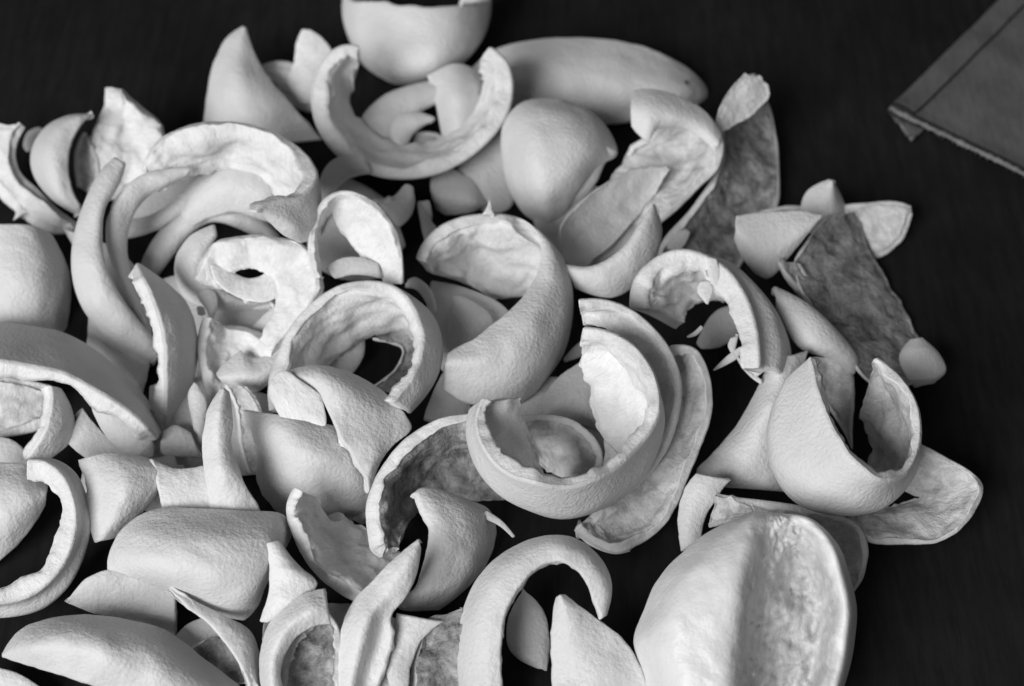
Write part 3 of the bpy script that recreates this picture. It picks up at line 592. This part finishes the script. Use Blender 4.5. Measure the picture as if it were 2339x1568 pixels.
# --- lower left
peel("mottled pith face at the left edge under the large dark band", [dict(rows=[[(-60,850),(40,862),(120,880)],[(-60,1010),(30,1000),(95,985)]],H=-15,pith=PITH_G)])
peel("pale fold of peel at the far left, below the mottled pith face", [dict(rows=[[(-60,1000),(20,1000),(62,1030)],[(-60,1080),(20,1072),(70,1065)]],H=10)])
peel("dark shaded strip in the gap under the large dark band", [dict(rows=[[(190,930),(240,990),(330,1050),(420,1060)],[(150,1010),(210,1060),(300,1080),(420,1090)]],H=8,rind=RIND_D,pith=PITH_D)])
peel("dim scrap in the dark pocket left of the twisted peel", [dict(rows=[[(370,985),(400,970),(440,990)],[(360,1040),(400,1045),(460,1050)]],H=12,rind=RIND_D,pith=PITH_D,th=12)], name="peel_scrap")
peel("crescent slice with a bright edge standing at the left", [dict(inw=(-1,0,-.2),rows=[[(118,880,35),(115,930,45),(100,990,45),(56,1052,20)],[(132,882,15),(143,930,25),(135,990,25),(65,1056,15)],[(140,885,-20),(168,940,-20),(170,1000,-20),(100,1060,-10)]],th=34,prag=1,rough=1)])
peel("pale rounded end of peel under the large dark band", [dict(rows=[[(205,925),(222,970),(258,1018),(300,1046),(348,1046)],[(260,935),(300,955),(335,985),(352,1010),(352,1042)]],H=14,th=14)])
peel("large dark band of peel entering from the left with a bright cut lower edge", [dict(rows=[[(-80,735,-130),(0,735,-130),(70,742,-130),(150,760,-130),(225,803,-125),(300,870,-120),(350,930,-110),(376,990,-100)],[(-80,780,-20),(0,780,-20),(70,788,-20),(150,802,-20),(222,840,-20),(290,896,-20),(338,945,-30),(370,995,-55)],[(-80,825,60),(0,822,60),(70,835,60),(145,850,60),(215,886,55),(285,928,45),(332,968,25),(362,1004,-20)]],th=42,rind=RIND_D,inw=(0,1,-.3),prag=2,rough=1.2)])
peel("grey leaf shaped cap at the left edge beside the dark gap", [dict(rows=[[(-90,1058,-20),(0,1054,-20),(60,1060,-20),(112,1108,-20)],[(-90,1150,25),(-20,1160,35),(40,1150,30),(110,1125,-5)],[(-90,1340,-20),(-10,1294,-15),(60,1228,-15),(106,1155,-20)]],th=16)])
peel("thick open ring at lower left with a ragged white inner edge", [dict(steep=30, zs=1.8, rows=[
   [(62,1048,0),(110,1055,5),(150,1090,10),(172,1140,12),(178,1195,12),(165,1255,12),(135,1310,12),(90,1352,12),(40,1375,12),(-60,1385,12)],
   [(75,1046,-10),(128,1050,-10),(172,1080,-8),(198,1135,-8),(207,1200,-8),(192,1270,-8),(160,1335,-8),(105,1387,-8),(40,1408,-8),(-60,1412,-8)],
   [(80,1060,-50),(125,1070,-55),(160,1100,-55),(180,1150,-55),(185,1200,-55),(170,1260,-55),(140,1315,-55),(95,1360,-55),(40,1380,-55),(-60,1385,-55)]],th=48,rag=1.5,rough=4,prag=4)])
peel("smooth pale cap shaped like a petal, right of the thick open ring", [dict(rows=[[(178,1050,0),(194,1110,5),(192,1170,0),(212,1241,0)],[(240,1032,-5),(285,1090,30),(275,1160,30),(225,1240,5)],[(320,1040,-20),(360,1075,0),(330,1150,0),(250,1236,-5)],[(345,1048,-30),(381,1083,-25),(352,1145,-20),(262,1232,-15)]],th=14)])
peel("lower spread of the twisted peel, pale and smooth", [dict(rows=[[(345,1045),(400,1068),(470,1062),(540,1080)],[(380,1210),(430,1215),(500,1215),(600,1215)]],H=22,th=16)])
peel("thin upright sliver left of the twisted peel", [dict(rows=[[(442,872),(427,900),(436,960),(448,1015)],[(450,875),(474,915),(472,960),(465,1020)]],H=10,th=10)])
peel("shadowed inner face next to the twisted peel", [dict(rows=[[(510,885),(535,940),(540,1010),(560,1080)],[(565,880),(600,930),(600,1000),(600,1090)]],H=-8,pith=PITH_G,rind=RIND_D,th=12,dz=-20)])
peel("twisted upright strip of peel like an inverted Y, left of the broad cap", [dict(rows=[[(504,884,0),(474,930,0),(460,1000,0),(462,1070,0),(476,1150,0),(480,1215,-10)],[(512,886,10),(500,940,20),(498,1010,20),(510,1080,20),(535,1150,5),(545,1215,-5)],[(525,892,-5),(535,950,0),(534,1020,0),(556,1090,0),(588,1150,-10),(610,1215,-20)]],th=14)])
peel("small pale knob between the broad cap and the dark bowl", [dict(rows=[[(805,1128),(790,1152),(800,1185),(830,1200)],[(840,1120),(850,1150),(850,1180),(845,1200)]],H=12,th=12)], name="peel_scrap")
peel("broad smooth cap in the lower left middle with a notched left edge", [dict(rows=[
   [(556,938,0),(572,1000,0),(586,1045,0),(583,1100,0),(612,1155,-10),(640,1180,-20)],
   [(640,945,10),(660,1000,45),(670,1060,55),(675,1110,45),(690,1160,15),(700,1190,-20)],
   [(740,965,0),(760,1020,40),(780,1080,50),(790,1120,35),(780,1170,5),(760,1198,-30)],
   [(810,980,-20),(850,1040,-10),(860,1090,-10),(860,1130,-20),(840,1165,-30),(810,1190,-50)]],th=20,rag=6,tl=-.15)])
peel("smooth band sweeping down over the broad cap", [dict(rows=[
   [(645,850,-10),(715,832,-15),(790,845,-25),(860,880,-35),(915,930,-40),(944,978,-35),(905,1015,-15),(872,1055,-5),(850,1115,0)],
   [(655,870,10),(715,855,15),(765,880,20),(810,920,15),(850,965,5),(870,1005,5),(858,1035,10),(850,1070,15),(846,1120,5)],
   [(690,880,0),(722,895,5),(745,935,15),(770,985,20),(795,1030,20),(812,1060,20),(825,1085,20),(836,1105,15),(842,1130,5)]],th=20)])
peel("lump of white pith left of the sweeping band", [dict(rows=[[(612,905),(615,870),(640,845),(665,850)],[(640,955),(700,965),(745,975),(735,900)]],H=10,rind=PITH,th=14,rough=5)], name="pith_lump")
# --- bottom
peel("mottled grey piece under the large smooth cap with a point at left", [dict(rows=[[(151,1375,0),(190,1325,0),(245,1300,0),(330,1315,0),(402,1345,0)],[(155,1380,-10),(215,1405,-20),(285,1420,-25),(350,1450,-25),(402,1470,-20)]],H=10,rind=RIND_D,th=12)])
peel("small pale cap seen under the long white edged strip", [dict(rows=[[(475,1405),(420,1428),(385,1478)],[(520,1450),(490,1500),(440,1520)]],H=14,th=12)])
peel("dark pith scrap in the gap beside the long white edged strip", [dict(rows=[[(430,1480),(480,1455),(540,1470)],[(440,1560),(500,1570),(580,1560)]],H=-8,pith=PITH_D,th=12,rough=6)], name="peel_scrap")
peel("long strip at lower left with a white cut edge running down right", [dict(inw=(-.6,.6,-.4),roll=10,rows=[[(384,1344,20),(425,1390,25),(470,1425,25),(520,1485,25),(550,1530,25),(580,1600,25)],[(392,1342,10),(450,1372,10),(520,1408,0),(575,1440,-20),(598,1500,-30),(608,1600,-40)]],H=14,th=22)])
peel("large smooth cap at lower left with a soft highlight", [dict(rows=[
   [(400,1158,-60),(330,1168,-50),(275,1208,-45),(246,1262,-40),(242,1303,-40)],
   [(470,1160,-50),(430,1210,20),(370,1250,40),(330,1290,35),(310,1325,-10)],
   [(560,1165,-50),(530,1230,40),(490,1290,60),(450,1340,45),(410,1365,-5)],
   [(650,1175,-60),(620,1240,20),(590,1310,40),(550,1370,30),(500,1408,-10)],
   [(668,1230,-80),(640,1280,-30),(608,1340,-25),(590,1390,-30),(558,1421,-40)]],th=18,tl=-.05)])
peel("broad dome of peel filling the bottom left corner", [dict(rows=[
   [(2,1495,-30),(40,1440,-40),(110,1411,-50),(200,1402,-55),(300,1415,-60),(385,1440,-60),(455,1492,-60),(520,1542,-60),(590,1600,-60)],
   [(2,1500,-25),(60,1480,15),(130,1470,35),(210,1475,45),(290,1495,45),(360,1520,40),(420,1560,30),(470,1610,20),(500,1660,10)],
   [(4,1504,-30),(80,1530,5),(150,1550,25),(220,1575,35),(280,1600,35),(330,1630,30),(370,1660,20),(400,1690,10),(420,1720,0)]],th=16,tl=-.05)])
peel("edge of another peel in the extreme bottom left corner", [dict(rows=[[(-50,1512),(40,1535),(110,1580)],[(-50,1640),(40,1640),(110,1640)]],H=10,th=14)])
peel("small pointed triangle with a squared tip in the lower left middle", [dict(rows=[[(597,1241),(612,1290),(610,1350),(590,1418)],[(638,1231),(682,1288),(727,1336),(610,1426)]],H=20,th=16,rnd=.4)])
peel("crescent shell with a bright left rim and a smooth grey hollow", [dict(steep=26, zs=1.8, rows=[
   [(668,1112,0),(650,1160,0),(664,1220,0),(700,1290,0),(750,1342,0),(812,1378,0),(880,1375,0)],
   [(715,1140,-40),(715,1190,-50),(735,1235,-60),(775,1270,-65),(820,1300,-60),(860,1325,-50),(900,1350,-35)],
   [(745,1190,-60),(760,1205,-80),(800,1215,-90),(850,1225,-90),(890,1245,-85),(920,1280,-70),(930,1320,-55)]],th=34,rough=3,prag=8)], deep=96, sink=-26)
peel("dark pithed bowl of peel in the lower middle, open to the right", [dict(zs=1.7,steep=22,rows=[
   [(1160,944,0),(1067,942,0),(991,957,0),(924,1000,0),(876,1054,0),(847,1106,3),(833,1164,8),(838,1218,12),(848,1262,15),(872,1277,15)],
   [(1160,1030,-70),(1080,1020,-75),(1010,1020,-75),(950,1050,-70),(910,1100,-60),(885,1140,-45),(872,1190,-28),(872,1232,-10),(878,1256,0),(888,1270,6)],
   [(1160,1140,-90),(1100,1145,-100),(1050,1140,-105),(1000,1140,-105),(955,1160,-95),(935,1180,-80),(925,1205,-50),(922,1225,-25),(915,1245,-10),(903,1264,0)]],pith=PITH_D,th=36,rough=4)], deep=92)
peel("pale rimmed strip curling inside the hollow of the spiral peel", [dict(zs=1.5,steep=16,rows=[
   [(1160,950,0),(1240,943,0),(1310,958,0),(1360,998,5),(1379,1045,10),(1376,1090,15)],
   [(1185,985,-30),(1240,990,-45),(1290,1010,-45),(1325,1035,-40),(1340,1065,-30),(1350,1100,-15)],
   [(1190,1040,-45),(1225,1060,-60),(1265,1080,-65),(1300,1095,-60),(1320,1105,-45),(1335,1110,-30)]],pith=PITH_G,th=26,rough=4)], deep=70)
peel("front ring of the spiral group, broad ragged pith face and smooth lower wall", [dict(steep=26, zs=1.8, rows=[
   [(1102,906,40),(1085,960,55),(1105,1030,75),(1160,1083,90),(1230,1108,100),(1310,1112,90),(1390,1082,70),(1460,1020,45),(1508,945,25),(1503,870,10),(1463,800,0),(1400,757,-10),(1332,745,-20)],
   [(1072,932,20),(1064,990,25),(1088,1070,30),(1140,1132,35),(1210,1168,35),(1300,1184,30),(1400,1150,5),(1480,1080,-15),(1516,970,-20),(1490,890,-35),(1440,820,-40),(1385,780,-40),(1332,765,-35)],
   [(1128,912,12),(1138,985,2),(1162,1048,-10),(1190,1092,-25),(1230,1160,-35),(1310,1165,-50),(1390,1120,-70),(1440,1060,-85),(1410,970,-80),(1390,900,-70),(1375,850,-60),(1350,800,-50),(1335,780,-40)],
   [(1163,912,-5),(1184,970,-18),(1197,1025,-34),(1222,1072,-48),(1240,1130,-60),(1310,1130,-70),(1370,1090,-85),(1385,1020,-95),(1370,960,-90),(1362,900,-80),(1345,850,-65),(1335,810,-55),(1328,790,-45)]],th=34,rough=4,rag=5)], deep=96)
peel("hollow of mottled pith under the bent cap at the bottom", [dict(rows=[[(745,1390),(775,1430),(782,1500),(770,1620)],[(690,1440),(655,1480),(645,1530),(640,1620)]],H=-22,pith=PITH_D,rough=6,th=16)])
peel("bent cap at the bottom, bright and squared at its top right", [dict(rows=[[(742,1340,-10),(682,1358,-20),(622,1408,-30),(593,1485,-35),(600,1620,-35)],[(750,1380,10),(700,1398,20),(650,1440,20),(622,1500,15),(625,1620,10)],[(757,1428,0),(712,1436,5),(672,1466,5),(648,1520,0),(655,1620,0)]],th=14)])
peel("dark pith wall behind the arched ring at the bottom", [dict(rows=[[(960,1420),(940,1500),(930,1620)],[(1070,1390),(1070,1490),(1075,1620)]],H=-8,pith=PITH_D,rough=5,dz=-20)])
peel("grey three cornered piece at the bottom, right of the twisted leaf", [dict(rows=[[(905,1400),(893,1450),(878,1520),(905,1620)],[(1015,1420),(968,1462),(945,1510),(935,1620)]],H=10,th=12,rind=RIND_D,rnd=.4)])
peel("sleek fold of peel in the lower middle with a bright rounded left edge", [dict(inw=(-1,0,-.5),roll=14,rows=[
   [(946,1122,25),(955,1165,35),(973,1212,40),(966,1275,38),(950,1330,32),(905,1378,20)],
   [(965,1108,15),(995,1160,35),(1012,1215,45),(1005,1280,42),(985,1340,32),(915,1398,10)],
   [(1020,1120,-15),(1068,1158,0),(1085,1215,5),(1075,1280,5),(1040,1345,-5),(980,1400,-15)],
   [(1075,1150,-50),(1122,1165,-60),(1138,1220,-70),(1115,1290,-70),(1065,1350,-60),(1000,1400,-45)]],th=22)])
peel("thin wispy tail of peel right of the sleek fold", [dict(rows=[[(1110,1165),(1145,1185),(1178,1225)],[(1110,1190),(1140,1205),(1170,1230)]],H=4,th=8,rind=RIND_D,rag=6)], name="peel_scrap")
peel("twisted leaf of peel at the bottom tapering to the upper right", [dict(rows=[
   [(955,1228,5),(895,1276,0),(853,1318,0),(800,1379,-5),(772,1460,-10),(760,1540,-15),(762,1620,-20)],
   [(960,1234,10),(925,1290,20),(885,1348,25),(842,1405,28),(825,1465,22),(808,1530,15),(790,1620,5)],
   [(963,1245,5),(945,1310,10),(912,1368,12),(875,1412,5),(862,1465,-8),(845,1520,-10),(820,1620,-10)],
   [(962,1252,-5),(952,1320,0),(925,1372,5),(897,1410,0),(900,1445,0),(886,1500,-5),(845,1620,-10)]],th=14)])
peel("slim pale leaf inside the arched ring at the bottom", [dict(rows=[[(1195,1344,0),(1156,1424,0),(1165,1490,0),(1230,1530,0)],[(1196,1346,0),(1242,1392,0),(1258,1460,0),(1252,1535,0)]],H=20,th=14)])
peel("flat ridged wedge of peel at the bottom, right of the slim pale leaf", [dict(rows=[[(1268,1362,0),(1258,1420,0),(1258,1500,0),(1262,1620,0)],[(1278,1357,12),(1300,1430,14),(1310,1510,14),(1320,1620,14)],[(1290,1355,0),(1350,1400,0),(1440,1478,0),(1500,1620,0)]],th=14)])
peel("tall arched ring at the bottom with a dark hollow under its lit inner edge", [dict(rows=[
   [(1045,1640,-50),(1040,1480,-45),(1057,1385,-42),(1100,1303,-40),(1170,1248,-40),(1250,1221,-40),(1325,1232,-35),(1378,1280,-30),(1401,1340,-25),(1386,1410,-20)],
   [(1090,1640,0),(1085,1480,5),(1100,1395,8),(1140,1320,10),(1200,1270,10),(1262,1246,8),(1318,1258,5),(1360,1300,5),(1382,1345,0),(1383,1412,-10)],
   [(1160,1640,10),(1145,1490,15),(1152,1415,18),(1180,1350,20),(1220,1305,18),(1270,1282,15),(1310,1298,10),(1338,1335,5),(1355,1372,0),(1376,1414,-5)]],th=40,rough=4,prag=7)])
# --- the high open ring and the dome inside it, last: they lie over their neighbours
peel("small dome of peel leaning against the right side of the high open ring", [dict(rows=[[(975,172,0),(988,225,5),(1002,285,5),(1012,340,0)],[(1040,142,-15),(1045,210,30),(1050,280,35),(1040,345,15)],[(1100,165,-40),(1112,215,-25),(1105,280,-20),(1070,340,-15)]],th=14)])
peel("high open ring like a horseshoe at the top of the heap, thick white rim", [dict(steep=28, zs=1.8, rows=[
   [(822,103,0),(780,102,0),(740,130,0),(713,182,0),(709,240,5),(725,300,10),(772,360,15),(842,400,20),(922,412,20),(1002,400,20),(1072,364,15),(1132,308,10),(1166,250,5),(1174,190,0),(1160,140,0),(1120,104,0)],
   [(822,130,-30),(795,135,-35),(765,160,-40),(745,200,-40),(740,245,-38),(752,295,-35),(792,345,-32),(850,380,-30),(925,390,-28),(1000,380,-28),(1065,345,-30),(1118,298,-32),(1150,245,-35),(1158,192,-38),(1148,150,-38),(1118,120,-35)],
   [(818,160,-50),(812,178,-70),(795,190,-80),(782,215,-85),(778,255,-85),(785,290,-85),(815,325,-80),(865,352,-75),(928,362,-72),(990,352,-72),(1045,322,-75),(1090,282,-80),(1115,235,-85),(1125,190,-85),(1122,165,-80),(1105,135,-60)]],th=36,rough=4)], sink=35)

# ------------------------------------------------------------------ cloth at the upper right: weave, hem, seam, frayed lower edge
def cloth():
    def fabric(name, lo, hi):
        m, nt, b = newmat(name)
        tc = nt.nodes.new('ShaderNodeTexCoord'); v = tc.outputs['Object']
        c = ramp(nt, noise(nt, v, 34, 5, .65), [(0.3, lo), (0.72, hi)])
        mp = nt.nodes.new('ShaderNodeMapping'); mp.inputs['Scale'].default_value = (1, .12, 1); mp.inputs['Rotation'].default_value = (0, 0, -.75)
        nt.links.new(v, mp.inputs[0])
        g = ramp(nt, noise(nt, mp.outputs[0], 420, 4, .7), [(0.3, 0.82), (0.7, 1.15)])
        nt.links.new(mix(nt, c, g), b.inputs['Base Color'])
        b.inputs['Roughness'].default_value = .9; b.inputs['Specular IOR Level'].default_value = .1
        nt.links.new(bump(nt, noise(nt, mp.outputs[0], 900, 3), .5, .0005), b.inputs['Normal'])
        return m
    m = fabric("dark_denim_weave", .085, .13); ml = fabric("faded_denim_edge", .13, .21)
    md = fabric("seam_thread_black", .010, .016)
    def P(x, y):
        q = np.array(to_world([x, y, float(table_d(y))])); q[2] = 0; return q
    c0 = P(2030, 264); u = P(2300, 0)-c0; w = P(2345, 420)-c0
    u /= np.linalg.norm(u); w /= np.linalg.norm(w)
    root = bpy.data.objects.new("folded_cloth", None); col.objects.link(root); root.location = c0
    root['label'] = "corner of a dark woven cloth with a stitched hem on the black table"; root['category'] = "cloth"
    def sheet(name, a0, a1, b0, b1, zf, mat, na=70, nb=60, thick=.0012, fray=0.0):
        A = np.linspace(a0, a1, na); B = np.linspace(b0, b1, nb)
        AA, BB = np.meshgrid(A, B)
        wob = .0022*vnoise(np.stack([AA*14, BB*14, AA*0], -1), 3) + .0009*vnoise(np.stack([AA*60, BB*25, AA*0], -1), 4)
        z = np.maximum(zf(AA, BB)+wob, thick+.0004)
        if fray:
            AA = AA + fray*fbm(np.stack([AA*900, BB*900, AA*0], -1), 2, 5)
            z = z + fray*fbm(np.stack([AA*700, BB*900, AA*0+5], -1), 2, 6)
            z = np.maximum(z, thick+.0004)
        G = c0 + AA[..., None]*u + BB[..., None]*w + z[..., None]*np.array([0, 0, 1.0])
        L = G.copy(); L[..., 2] -= thick
        V = np.concatenate([G.reshape(-1, 3), L.reshape(-1, 3)]); li = loop_idx(nb, na)
        F = grid_faces(nb, na)+grid_faces(nb, na, na*nb)+strip_faces(li, li+na*nb)
        return mesh_object(name, V, F, mat, root, c0)
    base = .0062
    lip = lambda a, b: .0012*np.exp(-((a-.002)/.004)**2)
    sheet("weave", .0, .42, .0150, .40, lambda a, b: base+lip(a, b), m, 110, 90)
    sheet("hem", .0, .42, .0, .0146, lambda a, b: base+.0013+.0010*np.sin(np.pi*b/.0146)+lip(a, b), m, 110, 14, thick=.0026)
    sheet("seam", .006, .42, .01465, .01545, lambda a, b: base+.0004+.0002*np.sin(a*2600), md, 300, 3, thick=.0006)
    sheet("frayed_edge", -.0028, .0012, .0, .40, lambda a, b: base-.0004+.0012*np.sin(np.pi*(a+.0028)/.004), ml, 8, 260, thick=.0018, fray=.0007)
    fl = .024
    def flap(name, s0, s1, zz, mat, fray):
        S_ = np.linspace(s0, s1, 16); B = np.linspace(.0008, fl, 30); SS_, BB = np.meshgrid(S_, B)
        AA = -.0125*(BB/fl)*SS_-.0008
        z = zz+.0006*vnoise(np.stack([AA*200, BB*200, AA*0], -1), 9)+fray*fbm(np.stack([AA*800, BB*900, AA*0], -1), 2, 5)
        G = c0+AA[..., None]*u+BB[..., None]*w+z[..., None]*np.array([0, 0, 1.0]); L = G.copy(); L[..., 2] -= .001
        V = np.concatenate([G.reshape(-1, 3), L.reshape(-1, 3)]); li = loop_idx(30, 16)
        mesh_object(name, V, grid_faces(30, 16)+grid_faces(30, 16, 480)+strip_faces(li, li+480), mat, root, c0)
    flap("turned_under_flap", 0, .86, .0030, m, 0)
    flap("flap_edge", .86, 1.12, .0036, ml, .0007)
cloth()
